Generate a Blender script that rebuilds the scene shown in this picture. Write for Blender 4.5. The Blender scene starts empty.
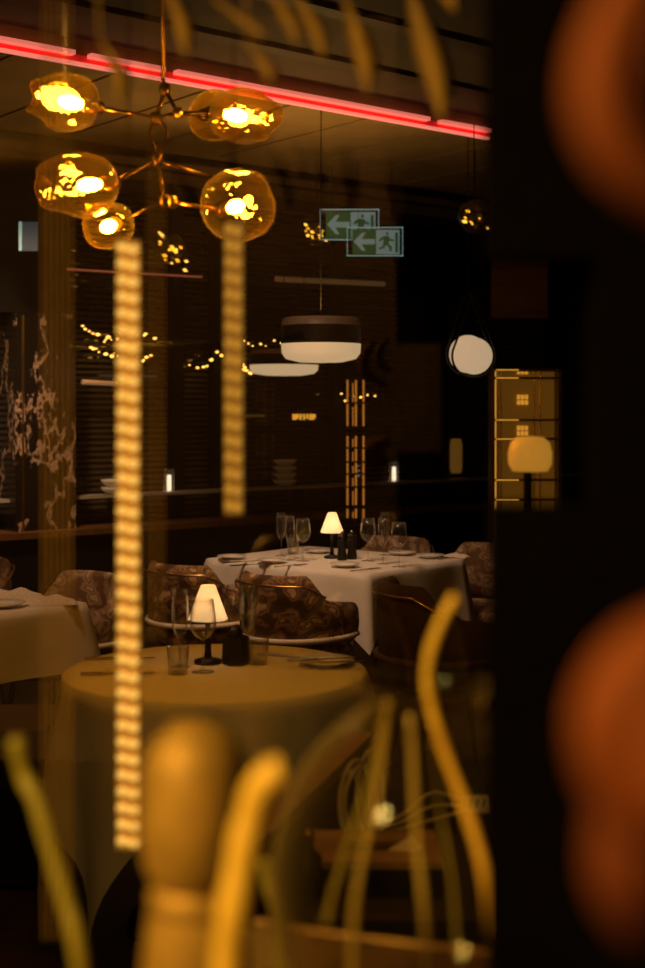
import bpy, math, random
from mathutils import Vector, Matrix, noise
random.seed(7)
C = bpy.context.scene.collection
S = bpy.context.scene
PI = math.pi
# ------------------------------------------------------------------ camera
F = 1344.4; HZ = 410.0; CAMZ = 1.524
cam = bpy.data.cameras.new('camera'); co = bpy.data.objects.new('camera', cam); C.objects.link(co)
cam.sensor_fit = 'VERTICAL'; cam.sensor_height = 36; cam.lens = 50
cam.shift_y = -(484 - HZ) / 968
co.location = (0, 0, CAMZ); co.rotation_euler = (PI / 2, 0, 0)
cam.clip_start = 0.02; cam.clip_end = 100
cam.dof.use_dof = True; cam.dof.focus_distance = 5.3; cam.dof.aperture_fstop = 2.7
S.camera = co
# ------------------------------------------------------------------ world, light, exposure
w = bpy.data.worlds.new('world'); S.world = w; w.use_nodes = True
w.node_tree.nodes['Background'].inputs[0].default_value = (1.0, .50, .13, 1)
w.node_tree.nodes['Background'].inputs[1].default_value = 0.012
S.view_settings.view_transform = 'Standard'; S.view_settings.look = 'None'
S.view_settings.exposure = 0.0; S.view_settings.gamma = 1.0; S.view_settings.use_curve_mapping = False

def area(name, loc, target, size, power, col, spread=PI):
    l = bpy.data.lights.new(name, 'AREA'); l.size = size; l.energy = power; l.color = col; l.spread = spread
    o = bpy.data.objects.new(name, l); C.objects.link(o); o.location = loc
    o.rotation_euler = (Vector(target) - Vector(loc)).to_track_quat('-Z', 'Y').to_euler()
    return o
area('fill_over_white_tables', (-.55, 5.6, 3.1), (-.05, 6.75, .75), .35, 6, (1, .60, .35), 1.15)  # added light for the far cloth, no fitting modelled
area('fill_over_corner_table', (-1.5, 4.6, 3.1), (-1.3, 5.7, .75), .30, 2.2, (1, .58, .33), 1.1)  # likewise added, lights the corner table cloth
area('foreground_fill', (-1.0, -.05, 2.35), (.0, .80, 1.25), .25, 9.5, (1, .60, .13), 1.6)  # added source near the viewpoint that lights the foreground pieces
area('entrance_wall_fill', (0, -1.6, 3.25), (0, -3.0, 1.6), .5, 18, (1, .55, .14), 2.8)  # added behind the viewpoint so the rear wall mirrors as a warm veil
area('pillar_fill', (-1.75, 7.6, 3.1), (-2.0, 9.0, 1.1), .2, 7, (1, .60, .32), 1.0)  # added to brighten the dark marble
area('soffit_fill', (-.10, 7.4, 2.045), (-.4, 7.4, 3.2), .16, 15.0, (1, .58, .15), 2.9)  # fill added to brighten the soffit, set at the drum pendant's top

# ------------------------------------------------------------------ pixel helpers (photo frame 645 x 968)
def P(px, py, d): return Vector(((px - 322.5) / F * d, d, CAMZ + (HZ - py) / F * d))
def T(px, py, z=.75):
    d = (CAMZ - z) * F / (py - HZ); return Vector(((px - 322.5) / F * d, d, z))
CU, SU = math.cos(math.radians(39)), math.sin(math.radians(39))
def W(u, n, z): return Vector((u * CU - n * SU, u * SU + n * CU, z))
WALL_N = 8.47
def onwall(px, py, n=WALL_N):
    k = (px - 322.5) / F
    d = n / (CU - k * SU); return P(px, py, d)
def U(p): return p.x * CU + p.y * SU

# ------------------------------------------------------------------ materials
MATS = {}
def newmat(name):
    m = bpy.data.materials.new(name); m.use_nodes = True
    nt = m.node_tree; b = nt.nodes['Principled BSDF']; MATS[name] = m
    return m, nt, b
def N(nt, t, **kw):
    n = nt.nodes.new(t)
    for k, v in kw.items(): setattr(n, k, v)
    return n
def plain(name, col, rough=.6, metal=0.0, spec=.5, bump=0.0, bscale=60, var=0.0):
    m, nt, b = newmat(name)
    b.inputs['Roughness'].default_value = rough; b.inputs['Metallic'].default_value = metal
    b.inputs['Specular IOR Level'].default_value = spec
    tc = N(nt, 'ShaderNodeTexCoord'); nz = N(nt, 'ShaderNodeTexNoise')
    nz.inputs['Scale'].default_value = bscale; nz.inputs['Detail'].default_value = 4
    nt.links.new(tc.outputs['Object'], nz.inputs['Vector'])
    r = N(nt, 'ShaderNodeValToRGB')
    v = var or .12
    r.color_ramp.elements[0].color = (*[c * (1 - v) for c in col], 1)
    r.color_ramp.elements[1].color = (*[min(1, c * (1 + v)) for c in col], 1)
    r.color_ramp.elements[0].position = .3; r.color_ramp.elements[1].position = .7
    nt.links.new(nz.outputs['Fac'], r.inputs['Fac']); nt.links.new(r.outputs['Color'], b.inputs['Base Color'])
    if bump:
        bp = N(nt, 'ShaderNodeBump'); bp.inputs['Strength'].default_value = bump; bp.inputs['Distance'].default_value = .004
        nt.links.new(nz.outputs['Fac'], bp.inputs['Height']); nt.links.new(bp.outputs['Normal'], b.inputs['Normal'])
    return m
def emit(name, col, strength, base=None):
    m, nt, b = newmat(name)
    b.inputs['Base Color'].default_value = (*(base or col), 1); b.inputs['Roughness'].default_value = .4
    b.inputs['Emission Color'].default_value = (*col, 1); b.inputs['Emission Strength'].default_value = strength
    return m
def glass(name, tint, edge, gloss=1.0, base_ref=.03, bump=0.0, bscale=12, rough=.02, scat=0.0, scol=(1, .5, .08), sbase=.25):
    """thin blown glass: tinted transparency, Fresnel reflection, denser tint where the wall is seen edge-on"""
    m, nt, b = newmat(name); nt.nodes.remove(b)
    out = nt.nodes['Material Output']
    lw = N(nt, 'ShaderNodeLayerWeight'); lw.inputs['Blend'].default_value = .35
    fr = N(nt, 'ShaderNodeMath', operation='POWER'); fr.inputs[1].default_value = 3.0
    lw2 = N(nt, 'ShaderNodeLayerWeight'); lw2.inputs['Blend'].default_value = .5
    nt.links.new(lw2.outputs['Facing'], fr.inputs[0])
    mixc = N(nt, 'ShaderNodeMix', data_type='RGBA')
    mixc.inputs['A'].default_value = (*tint, 1); mixc.inputs['B'].default_value = (*edge, 1)
    nt.links.new(lw.outputs['Facing'], mixc.inputs['Factor'])
    tr = N(nt, 'ShaderNodeBsdfTransparent'); nt.links.new(mixc.outputs['Result'], tr.inputs['Color'])
    gl = N(nt, 'ShaderNodeBsdfGlossy'); gl.inputs['Roughness'].default_value = rough
    if bump:
        tc = N(nt, 'ShaderNodeTexCoord'); nz = N(nt, 'ShaderNodeTexNoise'); nz.inputs['Scale'].default_value = bscale
        nt.links.new(tc.outputs['Object'], nz.inputs['Vector'])
        bp = N(nt, 'ShaderNodeBump'); bp.inputs['Strength'].default_value = bump; bp.inputs['Distance'].default_value = .02
        nt.links.new(nz.outputs['Fac'], bp.inputs['Height'])
        for s in (gl, lw2): nt.links.new(bp.outputs['Normal'], s.inputs['Normal'])
    ma = N(nt, 'ShaderNodeMath', operation='MULTIPLY_ADD'); ma.inputs[1].default_value = gloss; ma.inputs[2].default_value = base_ref
    nt.links.new(fr.outputs[0], ma.inputs[0])
    mx = N(nt, 'ShaderNodeMixShader'); nt.links.new(ma.outputs[0], mx.inputs[0])
    nt.links.new(tr.outputs[0], mx.inputs[1]); nt.links.new(gl.outputs[0], mx.inputs[2])
    fin = mx
    if scat:      # diffuse scatter added for globe glow and pale rims, stronger edge-on
        di = N(nt, 'ShaderNodeBsdfDiffuse'); di.inputs['Color'].default_value = (*scol, 1)
        tl = N(nt, 'ShaderNodeBsdfTranslucent'); tl.inputs['Color'].default_value = (*scol, 1)
        ad = N(nt, 'ShaderNodeMixShader'); ad.inputs[0].default_value = .5
        nt.links.new(di.outputs[0], ad.inputs[1]); nt.links.new(tl.outputs[0], ad.inputs[2])
        sf = N(nt, 'ShaderNodeMath', operation='MULTIPLY_ADD'); sf.inputs[1].default_value = scat * 1.6; sf.inputs[2].default_value = scat * sbase
        nt.links.new(fr.outputs[0], sf.inputs[0])
        fin = N(nt, 'ShaderNodeMixShader'); nt.links.new(sf.outputs[0], fin.inputs[0])
        nt.links.new(mx.outputs[0], fin.inputs[1]); nt.links.new(ad.outputs[0], fin.inputs[2])
    nt.links.new(fin.outputs[0], out.inputs['Surface'])
    return m
def marble(name):
    m, nt, b = newmat(name); b.inputs['Roughness'].default_value = .18
    tc = N(nt, 'ShaderNodeTexCoord')
    mp = N(nt, 'ShaderNodeMapping'); mp.inputs['Scale'].default_value = (1.6, 1.6, .8)
    nz = N(nt, 'ShaderNodeTexNoise'); nz.inputs['Scale'].default_value = 1.7; nz.inputs['Detail'].default_value = 9; nz.inputs['Roughness'].default_value = .62
    nt.links.new(tc.outputs['Object'], mp.inputs['Vector']); nt.links.new(mp.outputs[0], nz.inputs['Vector'])
    r = N(nt, 'ShaderNodeValToRGB'); e = r.color_ramp.elements
    e[0].position = .488; e[0].color = (.012, .009, .007, 1)
    e[1].position = .522; e[1].color = (.012, .009, .007, 1)
    a = r.color_ramp.elements.new(.506); a.color = (.55, .38, .26, 1)
    a = r.color_ramp.elements.new(.497); a.color = (.05, .034, .024, 1)
    nt.links.new(nz.outputs['Fac'], r.inputs['Fac']); nt.links.new(r.outputs['Color'], b.inputs['Base Color'])
    return m
def floral(name, ground, leaf, dark):
    m, nt, b = newmat(name); b.inputs['Roughness'].default_value = .8
    tc = N(nt, 'ShaderNodeTexCoord'); nz = N(nt, 'ShaderNodeTexNoise'); nz.inputs['Scale'].default_value = 7; nz.inputs['Detail'].default_value = 3
    mixv = N(nt, 'ShaderNodeMix', data_type='RGBA'); mixv.inputs['Factor'].default_value = .16
    nt.links.new(tc.outputs['Object'], nz.inputs['Vector']); nt.links.new(tc.outputs['Object'], mixv.inputs['A']); nt.links.new(nz.outputs['Color'], mixv.inputs['B'])
    mp = N(nt, 'ShaderNodeMapping'); mp.inputs['Scale'].default_value = (13, 13, 20); mp.inputs['Rotation'].default_value = (.5, .4, .6)
    nt.links.new(mixv.outputs['Result'], mp.inputs['Vector'])
    vo = N(nt, 'ShaderNodeTexVoronoi', feature='F1'); vo.inputs['Scale'].default_value = 1.0
    nt.links.new(mp.outputs[0], vo.inputs['Vector'])
    r = N(nt, 'ShaderNodeValToRGB'); e = r.color_ramp.elements
    e[0].position = .22; e[0].color = (*leaf, 1); e[1].position = .62; e[1].color = (*dark, 1)
    a = r.color_ramp.elements.new(.42); a.color = (*ground, 1)
    a = r.color_ramp.elements.new(.34); a.color = (*dark, 1)
    nt.links.new(vo.outputs['Distance'], r.inputs['Fac']); nt.links.new(r.outputs['Color'], b.inputs['Base Color'])
    return m
def wood(name, c1, c2, rough=.4, scale=3):
    m, nt, b = newmat(name); b.inputs['Roughness'].default_value = rough
    tc = N(nt, 'ShaderNodeTexCoord'); mp = N(nt, 'ShaderNodeMapping'); mp.inputs['Scale'].default_value = (1, 9, 9)
    nz = N(nt, 'ShaderNodeTexNoise'); nz.inputs['Scale'].default_value = scale; nz.inputs['Detail'].default_value = 6
    nt.links.new(tc.outputs['Object'], mp.inputs['Vector']); nt.links.new(mp.outputs[0], nz.inputs['Vector'])
    r = N(nt, 'ShaderNodeValToRGB'); r.color_ramp.elements[0].color = (*c1, 1); r.color_ramp.elements[1].color = (*c2, 1)
    r.color_ramp.elements[0].position = .35; r.color_ramp.elements[1].position = .65
    nt.links.new(nz.outputs['Fac'], r.inputs['Fac']); nt.links.new(r.outputs['Color'], b.inputs['Base Color'])
    return m

M_black = plain('black_lacquer', (.006, .0045, .003), .5, 0, .3)
M_dark = plain('dark_brown', (.03, .018, .008), .6)
M_floor = wood('dark_timber_floor', (.02, .011, .005), (.045, .024, .01), .5)
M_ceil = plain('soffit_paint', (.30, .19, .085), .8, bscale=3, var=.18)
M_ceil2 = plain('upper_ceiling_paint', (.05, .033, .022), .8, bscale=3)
M_brass = plain('brass', (.70, .46, .16), .28, 1.0)
M_bronze = plain('bronze', (.20, .12, .05), .35, 1.0)
M_darkmetal = plain('dark_metal', (.03, .025, .02), .35, .8)
M_steel = plain('cutlery_steel', (.55, .5, .45), .22, 1.0)
M_cloth = plain('white_linen', (.80, .74, .66), .85, bump=.15, bscale=180, var=.04)
M_china = plain('white_china', (.80, .76, .70), .2)
M_napkin = plain('cream_napkin', (.78, .70, .60), .9, bump=.3, bscale=120)
M_floral1 = floral('floral_rust', (.36, .20, .085), (.58, .38, .17), (.07, .032, .013))
M_floral2 = floral('floral_cream', (.52, .36, .22), (.60, .44, .29), (.20, .115, .06))
M_brownfab = plain('brown_velvet', (.085, .042, .016), .9)
M_pipe = plain('cream_piping', (.75, .64, .5), .7)
M_wood = wood('oak', (.26, .15, .04), (.38, .23, .07))
M_walnut = wood('walnut', (.09, .04, .014), (.16, .07, .024))
M_amber = glass('amber_blown_glass', (1.0, .80, .30), (.62, .32, .03), 1.0, .10, .45, 18, .05, .022, (1, .66, .10), .35)
M_clear = glass('clear_glass', (.99, .985, .975), (.90, .87, .82), 1.0, .05, 0, 12, .04, .16, (1, .9, .75), .04)
M_vase = glass('vase_glass', (.97, .93, .82), (.60, .48, .28), .5, .01, 0, 12, .05, .30, (.9, .65, .25), .02)
M_bottle = plain('gold_foil', (.46, .265, .05), .58, .35, bscale=25, bump=.4, var=.25)
M_pane = plain('night_window_glass', (.006, .005, .004), .06, 0, .9)
M_slat = plain('blind_slat', (.045, .030, .014), .5)
M_marble = marble('black_marble')
M_bulb = emit('filament_bulb', (1, .50, .07), 260)
M_shade, nt_, b_s = newmat('lamp_shade_fabric')
b_s.inputs['Emission Color'].default_value = (1, .74, .42, 1); b_s.inputs['Emission Strength'].default_value = .24; b_s.inputs['Base Color'].default_value = (.8, .7, .55, 1)
tl_ = N(nt_, 'ShaderNodeBsdfTranslucent'); tl_.inputs['Color'].default_value = (.9, .8, .6, 1)
ad_ = N(nt_, 'ShaderNodeAddShader'); nt_.links.new(b_s.outputs[0], ad_.inputs[0]); nt_.links.new(tl_.outputs[0], ad_.inputs[1]); nt_.links.new(ad_.outputs[0], nt_.nodes['Material Output'].inputs['Surface'])
M_shade_core = emit('lamp_led', (1, .80, .52), 4.5)
M_pink = emit('neon_lens', (1, .23, .17), .85)
M_red = emit('neon_channel', (1, .02, .02), .18)
M_line = emit('neon_edge', (1, .27, .2), .95)
M_drum = emit('opal_bowl', (1, .70, .38), .55)
M_opal = emit('opal_globe', (1, .72, .44), .55)
M_ledbase = emit('led_channel', (1, .56, .08), .11, (.6, .35, .08))
M_led = emit('led_lens', (1, .60, .12), .95)
M_ledbase2 = emit('led_channel_dim', (1, .58, .10), .07, (.5, .3, .07))
M_led2 = emit('led_lens_dim', (1, .58, .08), .30)
M_refl_glint = emit('reflected_glint', (1, .52, .09), 3.2)
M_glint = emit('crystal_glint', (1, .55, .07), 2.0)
M_streak = emit('orange_streak', (1, .36, .05), .36)
M_amberlit = emit('backlit_amber_panel', (1, .42, .04), .08, (.3, .14, .02))
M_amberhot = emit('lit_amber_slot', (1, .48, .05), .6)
M_mush = emit('mushroom_shade', (1, .45, .05), .42)
M_amber_patch = emit('dim_amber_patch', (1, .50, .08), .07)
M_candle = emit('candle_white', (1, .85, .6), 1.6)
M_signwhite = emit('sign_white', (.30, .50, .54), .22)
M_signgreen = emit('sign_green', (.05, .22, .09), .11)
M_signblue = emit('sign_blue', (.30, .50, .65), .05, (.05, .07, .09))
M_signglass = glass('sign_glass', (.80, .92, .92), (.4, .6, .6), 1.0, .04)
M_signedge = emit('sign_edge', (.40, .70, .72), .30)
M_stalk = plain('straw_stalk', (.50, .36, .09), .55, bscale=30)
M_stalk2 = plain('olive_stalk', (.34, .27, .03), .55, bscale=30)
M_stalk3 = plain('bright_yellow_stalk', (.90, .55, .07), .45, bscale=30)
M_orange = plain('orange_petal', (.23, .045, .0005), .8, bscale=20)
M_orange2 = plain('red_orange_petal', (.15, .026, .0005), .8, bscale=20)
M_leaf = plain('dried_leaf', (.36, .20, .04), .7)
M_paper = plain('white_paper', (.8, .72, .68), .8)
M_ink = plain('grey_ink', (.2, .17, .15), .8)
M_cable = plain('grey_cable', (.72, .66, .56), .5)
M_stone = plain('counter_stone', (.06, .026, .007), .4)
M_grey = plain('pale_grey_metal', (.36, .31, .25), .4)

# ------------------------------------------------------------------ mesh builder
class MB:
    def __init__(s): s.v = []; s.f = []
    def add(s, vs, fs):
        k = len(s.v); s.v += [Vector(v) for v in vs]; s.f += [tuple(i + k for i in f) for f in fs]; return s
    def box(s, c, size, M=None):
        a, b, d = [x / 2 for x in size]; c = Vector(c); M = M or Matrix.Identity(3)
        vs = [c + M @ Vector((x * a, y * b, z * d)) for x in (-1, 1) for y in (-1, 1) for z in (-1, 1)]
        return s.add(vs, [(0, 1, 3, 2), (4, 6, 7, 5), (0, 4, 5, 1), (2, 3, 7, 6), (0, 2, 6, 4), (1, 5, 7, 3)])
    def prism(s, pts, z0, z1):
        n = len(pts); vs = [(x, y, z0) for x, y in pts] + [(x, y, z1) for x, y in pts]
        fs = [tuple(range(n))[::-1], tuple(range(n, 2 * n))] + [(i, (i + 1) % n, n + (i + 1) % n, n + i) for i in range(n)]
        return s.add(vs, fs)
    def lathe(s, prof, seg=24, c=(0, 0, 0), M=None, wob=0, sd=0):
        c = Vector(c); M = M or Matrix.Identity(3); vs = []; fs = []; n = len(prof)
        for i in range(seg):
            a = 2 * PI * i / seg
            for r, z in prof:
                v = Vector((r * math.cos(a), r * math.sin(a), z))
                if wob and r > 0: v *= 1 + wob * noise.noise(v / (max(p[0] for p in prof)) * 1.3 + Vector((sd * 7.3, sd, 0)))
                vs.append(c + M @ v)
        for i in range(seg):
            j = (i + 1) % seg
            for k in range(n - 1): fs.append((i * n + k, j * n + k, j * n + k + 1, i * n + k + 1))
        return s.add(vs, fs)
    def tube(s, pts, r, seg=8, cap=True):
        pts = [Vector(p) for p in pts]; rs = r if isinstance(r, (list, tuple)) else [r] * len(pts)
        vs = []; fs = []; n = len(pts); prev = None
        for i, p in enumerate(pts):
            t = (pts[min(i + 1, n - 1)] - pts[max(i - 1, 0)]).normalized()
            if prev is None:
                x = t.orthogonal().normalized()
            else:
                x = (prev - t * prev.dot(t)).normalized()
            prev = x; y = t.cross(x)
            for k in range(seg):
                a = 2 * PI * k / seg; vs.append(p + (x * math.cos(a) + y * math.sin(a)) * rs[i])
        for i in range(n - 1):
            for k in range(seg):
                l = (k + 1) % seg; fs.append((i * seg + k, i * seg + l, (i + 1) * seg + l, (i + 1) * seg + k))
        if cap: fs.append(tuple(range(seg))[::-1]); fs.append(tuple(range((n - 1) * seg, n * seg)))
        return s.add(vs, fs)
    def build(s, name, mat, parent=None, smooth=False, local=False):
        me = bpy.data.meshes.new(name)
        off = parent.location if (parent and not local) else Vector((0, 0, 0))
        if parent and not local and parent.parent: off = off + parent.parent.location
        me.from_pydata([tuple(v - off) for v in s.v], [], s.f); me.update()
        if smooth:
            for p in me.polygons: p.use_smooth = True
        me.materials.append(mat)
        o = bpy.data.objects.new(name, me); C.objects.link(o)
        if parent: o.parent = parent
        return o
def thing(name, label, cat, loc=(0, 0, 0), rz=0, group=None):
    o = bpy.data.objects.new(name, None); C.objects.link(o); o.location = loc; o.rotation_euler = (0, 0, rz)
    o.empty_display_size = .05
    return tag(o, label, cat, group)
def tag(o, label, cat, group=None, kind=None):
    o['label'] = label; o['category'] = cat
    if group: o['group'] = group
    if kind: o['kind'] = kind
    return o
def struct(o): o['kind'] = 'structure'; return o
def dup(root, loc, rz, label, group=None):
    r = root.copy(); C.objects.link(r); r.location = loc; r.rotation_euler = (0, 0, rz); r['label'] = label
    if group: r['group'] = group
    for ch in list(root.children):
        c = ch.copy(); C.objects.link(c); c.parent = r
        for g in list(ch.children):
            d = g.copy(); C.objects.link(d); d.parent = c
    return r
def smoothpts(pts, n=6):
    pts = [Vector(p) for p in pts]; out = []
    q = [pts[0] * 2 - pts[1]] + pts + [pts[-1] * 2 - pts[-2]]
    for i in range(1, len(q) - 2):
        for k in range(n):
            t = k / n; a, b, c, d = q[i - 1], q[i], q[i + 1], q[i + 2]
            out.append(.5 * ((2 * b) + (c - a) * t + (2 * a - 5 * b + 4 * c - d) * t * t + (3 * b - a - 3 * c + d) * t ** 3))
    out.append(pts[-1]); return out
def axis_mat(d):
    return Vector(d).normalized().to_track_quat('Z', 'Y').to_matrix()
RU = Matrix.Rotation(math.radians(39), 3, 'Z')

# ================================================================== SETTING
m = MB(); m.box((0, 6.2, -.05), (18, 19.4, .1)); fl = struct(m.build('floor', M_floor))
CEIL = 3.2; NEON_N = 5.68
def slab(u0, u1, n0, n1, z0, z1):
    b = MB(); b.box(W((u0 + u1) / 2, (n0 + n1) / 2, (z0 + z1) / 2), (abs(u1 - u0), abs(n1 - n0), abs(z1 - z0)), RU); return b
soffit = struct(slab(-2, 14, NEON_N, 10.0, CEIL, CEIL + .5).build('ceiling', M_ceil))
# soffit boards along n: shallow ribs seen fanning out on the pale ceiling
for i in range(16):
    u = 1.2 + i * .55
    o = slab(u, u + .5, NEON_N + .02, 7.30, CEIL - .008, CEIL).build('board', M_ceil, soffit)
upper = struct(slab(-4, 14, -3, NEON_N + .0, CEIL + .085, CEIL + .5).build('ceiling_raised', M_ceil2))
for i, n in enumerate((2.9, 3.7, 4.5, 5.15)):
    slab(-3, 13, n, n + .10, CEIL + .06, CEIL + .085).build('beam', M_dark, upper)
# recessed ceiling track with its dark groove
trk = thing('ceiling_track', 'thin black rail running across the lower pale ceiling', 'track', W(6, 7.47, CEIL - .03))
slab(-1, 13, 7.45, 7.50, CEIL - .045, CEIL).build('rail', M_black, trk)
slab(-1, 13, 7.95, 8.02, CEIL - .012, CEIL).build('groove', M_dark, trk)

# back wall: solid spandrel, mullions, dark panes, blinds
wall = struct(slab(-1, 14, WALL_N + .12, WALL_N + .3, 0, CEIL).build('wall_back', M_black))
slab(-1, 14, WALL_N - .02, WALL_N + .12, 0, .62).build('spandrel', M_dark, wall)
slab(-1, 14, WALL_N - .02, WALL_N + .12, CEIL - .10, CEIL).build('head_rail', M_dark, wall)
mull_px = [-60, 62, 176, 216, 338, 442, 560, 700]
us = [U(onwall(p, 400)) for p in mull_px]
for u in us:
    slab(u - .05, u + .05, WALL_N - .03, WALL_N + .12, .62, CEIL - .1).build('mullion', M_black, wall)
for k in range(len(us) - 1):
    a, b_ = us[k] + .05, us[k + 1] - .05
    wd = slab(a, b_, WALL_N + .06, WALL_N + .08, .62, CEIL - .1).build('window_%d' % (k + 1), M_pane); struct(wd)
    s_ = MB(); z = .66
    tilt = RU @ Matrix.Rotation(math.radians(62), 3, 'X')
    while z < CEIL - .14:
        c = W((a + b_) / 2, WALL_N + .03, z); s_.box(c, (b_ - a - .02, .026, .0015), tilt); z += .042
    bl = s_.build('blind', M_slat, wd); bl.location = (0, 0, 0); bl['kind'] = 'stuff'
# console ledge with two tiers along the windows
cs = thing('window_console', 'long dark two-tier console running under the windows at the back', 'console', W(6, 8.2, 0))
slab(1.5, 11, 8.05, 8.42, .68, .72).build('lower_top', M_walnut, cs)
slab(1.5, 11, 8.24, 8.42, .91, .93).build('upper_shelf', M_grey, cs)
slab(1.5, 11, 8.10, 8.40, 0, .68).build('body', M_black, cs)
for u in (2.5, 4.5, 6.5, 8.5, 10.5):
    slab(u, u + .03, 8.26, 8.40, .72, .91).build('bracket', M_darkmetal, cs)

# marble pillar with bronze panel above
a = onwall(6, 400, 8.30); b_ = onwall(66, 400, 8.30)
ua, ub = U(a), U(b_)
pl = thing('marble_pillar', 'black marble pillar with white veins at the left edge', 'pillar', W((ua + ub) / 2, 8.35, 0)); pl['kind'] = 'structure'
o = slab(ua, ub, 8.16, WALL_N - .03, 0, 2.17).build('marble_cladding', M_marble, pl)
slab(ua - .1, ub - .05, 8.20, WALL_N - .03, 2.17, CEIL).build('upper_panel', M_black, pl)
slab(ua + .045, ua + .057, 8.150, 8.16, .2, 2.15).build('brass_inlay', M_brass, pl)

# foreground dark partition with a pass-through opening (right)
D = .90
def pbox(x0, x1, y0, y1, d0=D, d1=D + .05):
    p0 = P(x0, y0, d0); p1 = P(x1, y1, d0)
    b = MB(); b.box(((p0.x + p1.x) / 2, (d0 + d1) / 2, (p0.z + p1.z) / 2), (abs(p1.x - p0.x), d1 - d0, abs(p1.z - p0.z))); return b
M_part = plain('matt_black', (.004, .003, .002), 1.0, 0, .0)
pw = struct(pbox(494, 1500, -2218, 256).build('wall_right', M_part))
pbox(496, 1500, 508, 1190).build('lower_panel', M_part, pw)
pbox(598, 1500, 256, 508).build('side_panel', M_part, pw)

# entrance wall behind the viewpoint and the glazed screen it is mirrored in
b = MB(); b.box((0, -3.1, 1.6), (14, .2, 3.6)); struct(b.build('wall_front', plain('brown_plaster', (.34, .20, .09), .8, bscale=1.5, var=.3)))
b = MB(); b.box((-.9, 1.50, 1.62), (4.0, .006, 3.24)); pn = struct(b.build('window_8', glass('screen_glass', (.97, .96, .94), (.8, .78, .74), .3, .07)))
b = MB(); b.box((-.9, 1.50, .02), (4.0, .04, .04)); b.build('bottom_rail', M_black, pn)

# ================================================================== NEON COVE LIGHT
nr = thing('cove_light', 'glowing pink-red linear light along the ceiling step', 'ceiling light', W(5, NEON_N, CEIL))
def un(px):           # u coordinate on the soffit edge seen at column px
    k = (px - 322.5) / F; d = NEON_N / (CU - k * SU); return k * d * CU + d * SU
slab(un(-40), un(487), NEON_N - .03, NEON_N - .001, CEIL - .048, CEIL - .034).build('edge_strip', M_line, nr)
slab(un(-40), un(489), NEON_N - .012, NEON_N - .001, CEIL - .034, CEIL + .004).build('channel', M_red, nr)
for x0, x1 in ((-40, 70), (86, 160), (172, 424), (436, 486)):
    slab(un(x0), un(x1), NEON_N - .055, NEON_N - .012, CEIL - .008, CEIL + .012).build('neon_lens', M_pink, nr)

# ================================================================== CHANDELIER
DC = 3.6
ch = thing('chandelier', 'branching brass chandelier with six amber blown-glass globes', 'chandelier', P(163, -70, DC))
ch.location.z = CEIL + .085
mb = MB(); mb.tube([Vector((P(163, 0, DC).x, DC, CEIL + .085)), P(163, 84, DC)], .0055, 10); mb.build('rod', M_bronze, ch, True)
mb = MB(); mb.lathe([(0, 0), (.06, 0), (.06, -.02), (.01, -.03), (0, -.03)], 24, (P(163, 0, DC).x, DC, CEIL + .085)); mb.build('canopy', M_bronze, ch)
def arm(p, q, r=.0055, mat=M_bronze, name='arm'):
    b = MB(); b.tube([p, q], r, 8); return b.build(name, mat, ch, True)
def joint(p, s=.014, mat=M_bronze):
    b = MB(); b.lathe([(0, -s * 1.3), (s, -s), (s * 1.15, 0), (s, s), (0, s * 1.3)], 10, p, Matrix.Rotation(.6, 3, 'X')); b.build('joint', mat, ch, True)
h0 = P(165, 90, DC); h1 = P(156, 118, DC); h1b = P(178, 113, DC - .03); h2 = P(157, 160, DC); h3 = P(165, 201, DC - .05); h3b = P(173, 202, DC - .06)
for p in (h0, h1, h2, h3): joint(p)
joint(h1b, .012, M_brass); joint(h3b, .013, M_brass)
arm(P(163, 80, DC), h0); arm(h0, h1, .006, M_brass); arm(h0, h1b); arm(h1, h1b)
b = MB(); b.tube(smoothpts([h1, P(150, 132, DC), P(155, 150, DC), h2]), .004); b.build('stem', M_bronze, ch, True)
b = MB(); b.tube(smoothpts([h1, P(167, 130, DC), P(163, 148, DC), h2]), .004); b.build('stem', M_bronze, ch, True)
arm(h2, h3)
globes = [  # hub, socket px, socket depth, axis end px, end depth, radius px, len px
    (h1, (95, 107), 3.50, (30, 95), 3.42, 29, 66),
    (h1b, (214, 113), 3.62, (280, 121), 3.55, 27, 68),
    (h1b, (205, 115), 3.78, (250, 118), 4.10, 26, 60),
    (h2, (112, 183), 3.52, (38, 189), 3.40, 32, 76),
    (h3, (118, 223), 3.58, (82, 236), 3.36, 24, 50),
    (h3b, (224, 211), 3.52, (272, 193), 3.30, 36, 70),
    ]
arm(h2, P(224, 182, DC + .1))
for i, (hub, sp, sd, ep, ed, rp, lp) in enumerate(globes):
    s0 = P(*sp, sd); e0 = P(*ep, ed); ax = (e0 - s0).normalized(); M3 = axis_mat(ax)
    arm(hub, s0, .0055, M_brass if i in (0, 5) else M_bronze)
    R = rp / F * sd; L = lp / F * sd
    bs = MB(); bs.lathe([(0, -.02), (.016, -.02), (.02, 0), (.02, .035), (0, .035)], 14, s0, M3); bs.build('socket', M_bronze, ch, True)
    prof = [(.30, .0), (.62, .06), (.86, .18), (.98, .36), (1.0, .52), (.93, .70), (.80, .85), (.66, .95), (.55, 1.0), (.50, .985), (.30, .90), (.12, .86), (.0, .85)]
    bg = MB(); bg.lathe([(r * R, z * L - .004) for r, z in prof], 36, s0, M3, .13, i + 1); g = bg.build('glass_globe', M_amber, ch, True)
    bb = MB(); bb.lathe([(0, .03), (.011, .034), (.017, .055), (.0175, .075), (.011, .094), (0, .099)], 14, s0, M3); bb.build('bulb', M_bulb, ch, True)

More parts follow.
